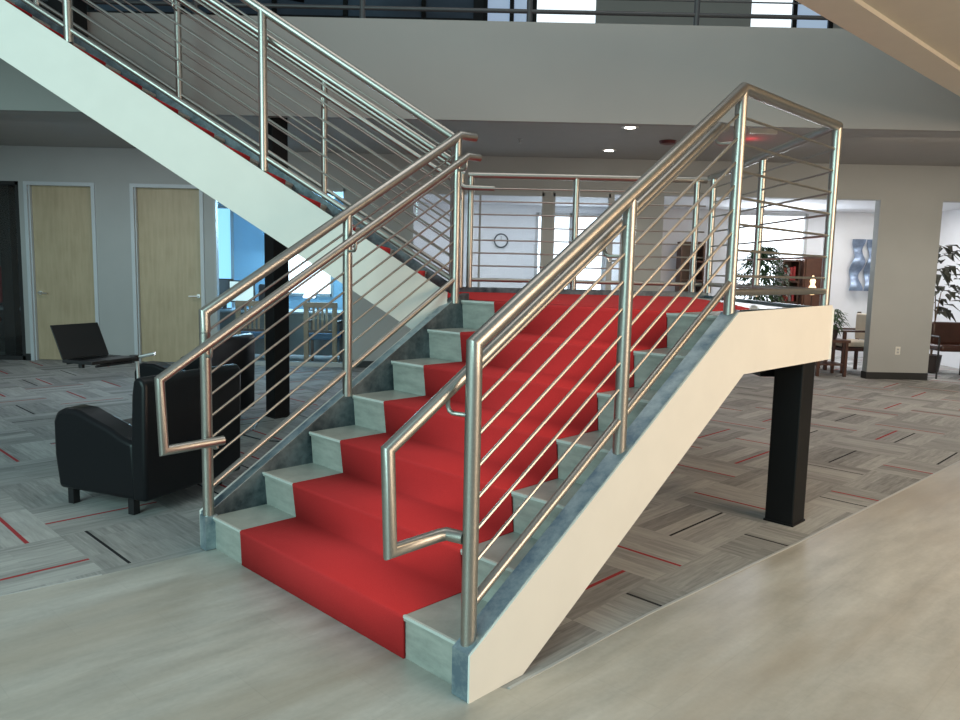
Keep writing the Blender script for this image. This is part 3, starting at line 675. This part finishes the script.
# ================================================================== CENTRE ROOM
cl = thing('wall_clock', (.335, 13.98, 1.98), 'round wall clock with thin dark rim on the white office wall', 'clock')
B().disc((.335, 13.985, 1.98), (0, 1, 0), .115, .02).done('dial', 'room_white', cl)
b = B(); b.sweep([(.335+.12*math.cos(k*math.pi/16), 13.965, 1.98+.12*math.sin(k*math.pi/16)) for k in range(33)], .013, 8); b.done('rim', 'clock_rim', cl)
B().box((.331, 13.966, 1.98), (.339, 13.972, 2.06)).done('minute_hand', 'clock_rim', cl, smooth=False)
B().box((.335, 13.966, 1.976), (.385, 13.972, 1.984)).done('hour_hand', 'clock_rim', cl, smooth=False)

# ================================================================== LIBRARY ROOM
def bookcase(x, y, w, h, d, label, name='bookcase', mat='dark_wood', doors=False):
    o = thing(name, (x, y, 0), label, 'bookcase')
    for sx in (0, 1): B().box((sx*(w-.03), 0, 0), (sx*(w-.03)+.03, d, h)).done('side_panel', mat, o, smooth=False, local=1)
    B().box((.03, d-.02, 0), (w-.03, d, h)).done('back_panel', mat, o, smooth=False, local=1)
    n_ = max(3, int(h/.33))
    for k in range(n_+1):
        z = k*(h-.03)/n_; B().box((.03, 0, z), (w-.03, d-.02, z+.03)).done('shelf', mat, o, smooth=False, local=1)
    if doors: B().box((.03, -.02, .05), (w-.03, 0, h-.03)).done('door', 'brown_wood', o, smooth=False, local=1)
    return (h-.03)/n_
bookcase(3.50, 13.55, .42, 2.02, .32, 'tall dark bookcase seen behind the landing rails, with reddish back')
bs = bookcase(4.93, 12.6, .29, 1.72, .30, 'open dark bookcase with red books beside the potted tree')
bookcase(5.235, 12.5, .41, 1.76, .34, 'closed reddish-brown cabinet to the right of the open bookcase', 'cabinet', 'brown_wood', True)
for k in range(5):
    for i in range(4):
        if k in (1, 2) and i > 2: continue
        hh = .20+.03*random.random(); x = 4.97+i*.05
        red = (i+k) % 3 != 2
        tag(origin_to_base(B().box((x, 12.63, .03+k*bs+.002), (x+.038, 12.80, .03+k*bs+hh)).done('book', 'book_red' if red else 'book_grey', smooth=False)),
            ('red' if red else 'grey') + ' book on the ' + ['lowest', 'second', 'middle', 'fourth', 'top'][k] + ' shelf of the open dark bookcase', 'book', ('red' if red else 'grey') + ' books on the ' + ['lowest', 'second', 'middle', 'fourth', 'top'][k] + ' shelf')
# plants
def tree(name, x, y, z0, trunk, top, n_, spread, L_, label, leafmat, pot=True, seed=1, zr_=(.0, 1.0), lw=.35):
    rnd = random.Random(seed)
    o = thing(name, (x, y, z0), label, 'plant')
    if pot: B().lathe((0, 0, 0), [(.10, 0), (.14, .02), (.17, .28), (.15, .28), (.14, .25)]).done('pot', 'pot_dark', o, local=1)
    b = B()
    for k in range(3):
        a = k*2.1; b.sweep([(.03*math.cos(a), .03*math.sin(a), .1), (.06*math.cos(a+1), .05*math.sin(a+1), trunk*.6), (spread*.3*math.cos(a), spread*.3*math.sin(a), trunk+.3*(top-trunk))], .012, 8, radii=[.016, .012, .006])
    b.done('trunk', 'bark', o, local=1)
    b = B()
    for k in range(n_):
        z = trunk+(top-trunk)*rnd.random(); q = (z-trunk)/(top-trunk); rad = spread*math.sin(math.pi*(.12+.8*q))*math.sqrt(rnd.random())
        a = rnd.random()*6.283
        p = V((rad*math.cos(a), rad*math.sin(a), z)); d = V((math.cos(a)+rnd.uniform(-.5, .5), math.sin(a)+rnd.uniform(-.5, .5), rnd.uniform(-.3, .5)))
        b.leaf(p, d, L_*rnd.uniform(.7, 1.3), L_*lw*rnd.uniform(.8, 1.2), rnd.uniform(.2, .8))
    b.done('foliage', leafmat, o, local=1, smooth=False)
tree('potted_tree', 4.42, 12.1, 0, .85, 1.90, 1500, .38, .12, 'leafy green potted tree in front of the bright window', 'leaf_green', seed=3)
tree('potted_ficus', 7.05, 11.9, 0, .95, 2.0, 90, .30, .24, 'dark ficus tree at the right edge behind the wall', 'leaf_dark', seed=5, lw=.5)
# wall sculpture: two rippling metal columns
sc = thing('wall_sculpture', (6.95, 13.95, 1.2), 'blue-silver rippled metal sculpture on the white wall', 'sculpture')
for k, x in enumerate((6.77, 7.03)):
    b = B(); N = 36; prev = None
    for i in range(N+1):
        q = i/N; z = 1.22+.92*q; yy = 13.90-.05*math.sin(q*4*math.pi+.6)-.02; hw = .07+.05*abs(math.cos(q*2*math.pi))**2
        xx = x-.02*math.sin(q*2*math.pi)
        row = [b.bm.verts.new(v) for v in ((xx-hw, yy, z), (xx-hw*.4, yy-.035, z), (xx+hw*.4, yy-.035, z), (xx+hw, yy, z), (xx+hw, yy+.02, z), (xx-hw, yy+.02, z))]
        if prev:
            for j in range(6): b.bm.faces.new((prev[j], prev[(j+1) % 6], row[(j+1) % 6], row[j]))
        else: b.bm.faces.new(row)
        prev = row
    b.bm.faces.new(prev[::-1]); b.done('rippled_column', 'sculpture_metal', sc)
# small lit decoration in front of the cabinet
o = thing('table_lamp', (5.18, 12.0, .93), 'small warm glowing lamp in front of the reddish cabinet', 'lamp')
b = B(); 
rnd = random.Random(4)
B().lathe((5.18, 12.0, .93), [(.06, 0), (.06, .02), (.012, .04), (.012, .26)]).done('base', 'dark_wood', o)
b.lathe((5.18, 12.0, 1.17), [(.03, 0), (.06, .04), (.065, .10), (.03, .16), (.045, .21), (.01, .30)], 10); b.done('lamp_shade', 'lamp_warm', o)
o = thing('side_table', (5.25, 12.0, 0), 'dark side table holding the glowing lamp near the cabinet', 'table')
B().box((5.05, 11.85, .89), (5.45, 12.15, .928)).done('tabletop', 'dark_wood', o, smooth=False)
for x, y in ((5.06, 11.86), (5.40, 11.86), (5.06, 12.10), (5.40, 12.10)): B().box((x, y, 0), (x+.04, y+.04, .89)).done('leg', 'dark_wood', o, smooth=False)
# waiting area: chair, small table with plant
def wood_armchair(x, y, rz, label, seatmat, frame):
    o = thing('wooden_armchair', (x, y, 0), label, 'chair', rz=rz)     # faces local -y... back at +y
    for sx in (-1, 1):
        B().box((sx*.27-.02, .22, 0), (sx*.27+.02, .27, .92)).done('leg', frame, o, smooth=False, bevel=.006, local=1)
        B().box((sx*.27-.02, -.27, 0), (sx*.27+.02, -.22, .64)).done('leg', frame, o, smooth=False, bevel=.006, local=1)
        B().box((sx*.27-.03, -.30, .63), (sx*.27+.03, .25, .66)).done('armrest', frame, o, smooth=False, bevel=.01, local=1)
    B().box((-.25, -.26, .40), (.25, .24, .49)).done('seat', seatmat, o, bevel=.03, seg=3, local=1)
    B().box((-.25, .18, .50), (.25, .25, .90)).done('backrest', seatmat, o, bevel=.025, seg=3, local=1)
    B().box((-.25, -.26, .34), (.25, .24, .39)).done('seat_frame', frame, o, smooth=False, local=1)
wood_armchair(5.74, 11.78, math.radians(-88), 'wooden armchair with cream upholstery beside the pale wall', 'cream_fabric', 'dark_wood')
o = thing('end_table', (5.16, 11.32, 0), 'small dark wooden end table carrying a bushy plant', 'table')
B().box((-.24, -.24, .50), (.24, .24, .54)).done('tabletop', 'dark_wood', o, smooth=False, local=1)
B().box((-.21, -.20, .16), (.21, .20, .18)).done('shelf', 'dark_wood', o, smooth=False, local=1)
for sx in (-1, 1):
    for sy in (-1, 1): B().box((sx*.20-.02, sy*.20-.02, 0), (sx*.20+.02, sy*.20+.02, .50)).done('leg', 'dark_wood', o, smooth=False, local=1)
tree('potted_fern', 5.22, 11.32, .541, .12, .44, 260, .17, .10, 'bushy green plant on the end table below the landing corner', 'leaf_green', pot=True, seed=9)
for o in list(COL.objects):
    if o.name.startswith('potted_fern'):
        for ch in o.children:
            if ch.name.startswith('pot') and not ch.name.startswith('potted'): ch.scale = (.55, .55, .5)
# brown leather chair at the right edge
o = thing('lounge_chair', (7.02, 11.35, 0), 'dark brown leather chair on a thin black frame at the right edge', 'chair')
B().box((-.28, -.25, .40), (.35, .30, .50)).done('seat', 'brown_leather', o, bevel=.035, seg=3, local=1)
B().box((-.26, .05, .48), (.35, .15, .82)).done('backrest', 'brown_leather', o, bevel=.04, seg=4, local=1)
for x, y in ((-.32, -.25), (.36, -.25), (-.32, .28), (.36, .28)): B().sweep([(x, y, 0), (x, y, .62)], .014, 8).done('leg', 'black_plastic', o, local=1)
for x in (-.32, .36): B().sweep([(x, -.25, .62), (x, .28, .62)], .014, 8).done('armrest', 'black_plastic', o, local=1)
o = thing('magazine_table', (6.80, 12.6, 0), 'little dark table with a purple cover behind the brown chair', 'table')
B().box((-.2, -.2, .45), (.2, .2, .48)).done('tabletop', 'dark_wood', o, smooth=False, local=1)
for sx in (-1, 1):
    for sy in (-1, 1): B().box((sx*.17-.015, sy*.17-.015, 0), (sx*.17+.015, sy*.17+.015, .45)).done('leg', 'dark_wood', o, smooth=False, local=1)

# wall and ceiling fittings
o = thing('wall_outlet', (6.02, WY-.004, .36), 'small cream outlet plate on the pale right wall', 'outlet')
B().box((-.035, -.004, 0), (.035, .004, .115)).done('plate', 'white_plastic', o, smooth=False, bevel=.002, local=1)
B().box((-.017, -.0055, .062), (.017, -.004, .09)).box((-.017, -.0055, .02), (.017, -.004, .048)).done('socket', 'frame_metal', o, smooth=False, local=1)
for k, (x, y) in enumerate(((1.585, 8.58), (1.62, 10.18), (6.2, 9.8))):
    if y < 7.2: continue
    nm = ['near downlight above the landing rail', 'farther downlight above the landing rail', 'downlight at the right edge above the pale wall'][k]
    o = thing('downlight', (x, y, 3.03), 'recessed round ' + nm, 'ceiling light')
    B().lathe((0, 0, -.008), [(.085, 0), (.095, .003), (.095, .008)]).done('trim_ring', 'white_plastic', o, local=1)
    B().lathe((0, 0, -.010), [(.06, 0), (.06, .002)]).done('lamp', 'lamp_white', o, local=1)
    L = bpy.data.lights.new('downlight_beam', 'SPOT'); L.energy = 28; L.color = (1, .86, .70); L.spot_size = 2.0; L.spot_blend = .8; L.shadow_soft_size = .06
    lo = bpy.data.objects.new('downlight_beam', L); COL.objects.link(lo); lo.location = (x, y, 2.99)
o = thing('exit_sign', (2.90, 8.2, 2.885), 'exit sign seen from behind under the ceiling, casting a red glow', 'sign')
B().box((-.15, -.03, .03), (.15, .0, .13)).done('housing', 'white_plastic', o, smooth=False, bevel=.01, local=1)
B().box((-.12, .0, .04), (.12, .006, .12)).done('lit_face', 'red_lit', o, smooth=False, local=1)
B().sweep([(0, -.015, .12), (0, -.015, .17)], .012, 8).done('stem', 'white_plastic', o, local=1)
tag(origin_to_base(B().lathe((2.20, 9.41, 2.985), [(.04, 0), (.09, .012), (.105, .045)]).done('alarm_dome', 'maroon_plastic')), 'dark red round alarm dome on the ceiling beyond the landing', 'alarm')
for x, y, w_ in ((.426, 9.50, 'centre of the ceiling above the clock'), (3.55, 7.9, 'ceiling right of the landing corner post')):
    tag(origin_to_base(B().lathe((x, y, 2.98), [(.02, 0), (.022, .004), (.008, .008), (.008, .03), (.03, .045), (.03, .05)], 12).done('sprinkler', 'frame_metal')), 'tiny sprinkler head in the ' + w_, 'sprinkler')

# ================================================================== LIGHT
def area(name, loc, target, sx, sy, e, col):
    L = bpy.data.lights.new(name, 'AREA'); L.shape = 'RECTANGLE'; L.size = sx; L.size_y = sy; L.energy = e; L.color = col
    o = bpy.data.objects.new(name, L); COL.objects.link(o); o.location = loc
    o.rotation_euler = (V(target)-V(loc)).to_track_quat('-Z', 'Y').to_euler(); return o
area('daylight_left', (-4.5, -3.2, 3.4), (-.8, 4.5, 1.4), 5.0, 4.0, 480, (.60, .99, .96))
area('daylight_right', (6.5, -1.0, 2.4), (1.2, 4.2, .8), 3.5, 3.0, 330, (1.0, .77, .55))
area('office_daylight', (-3.0, 13.6, 2.3), (-3.0, 11.5, .8), 2.0, .8, 120, (.50, .82, 1.0))
area('centre_fill', (.4, 12.7, 2.60), (.4, 12.9, 0), 3.2, 1.8, 75, (.90, .94, 1.0))  # unseen panel under the ceiling, added to brighten the centre room
area('library_daylight', (5.1, 13.7, 2.2), (5.1, 11.6, 1.0), 1.4, 1.0, 70, (.84, .92, 1.0))
area('corner_daylight', (9.2, 12.3, 2.5), (8.4, 12.0, 1.0), 1.0, 1.0, 25, (.95, .95, 1.0))
area('library_ceiling', (6.3, 12.6, 2.58), (6.3, 12.8, 0), 1.6, 1.2, 40, (1.0, .95, .88))
area('atrium_skylight', (1.0, 4.6, 6.6), (.9, 5.4, 0), 4.0, 3.0, 75, (1.0, .95, .88))
area('walkway_fill', (4.0, 3.0, 2.77), (3.7, 3.2, 0), 2.4, 1.6, 95, (1.0, .70, .42))  # added fill below the soffit, warms the right of the path
area('hall_fill_left', (-4.6, 8.8, 2.98), (-4.6, 9.4, 0), 3.0, 1.4, 42, (.86, .95, 1.0))  # added fill, lifts the dim left wall and carpet
area('hall_fill_right', (5.8, 8.6, 2.98), (5.9, 9.6, 0), 3.0, 1.4, 60, (1.0, .84, .64))  # added warm fill for the right of the back wall and carpet
L = bpy.data.lights.new('exit_glow', 'POINT'); L.energy = .8; L.color = (1, .03, .05); L.shadow_soft_size = .03
lo = bpy.data.objects.new('exit_glow', L); COL.objects.link(lo); lo.location = (3.10, 9.15, 2.93)
w = bpy.data.worlds.new('world'); SC.world = w; w.use_nodes = True
w.node_tree.nodes['Background'].inputs[0].default_value = (.62, .74, .79, 1); w.node_tree.nodes['Background'].inputs[1].default_value = .42
SC.view_settings.view_transform = 'Standard'; SC.view_settings.look = 'None'; SC.view_settings.gamma = 1; SC.view_settings.exposure = 0
SC.view_settings.use_curve_mapping = False
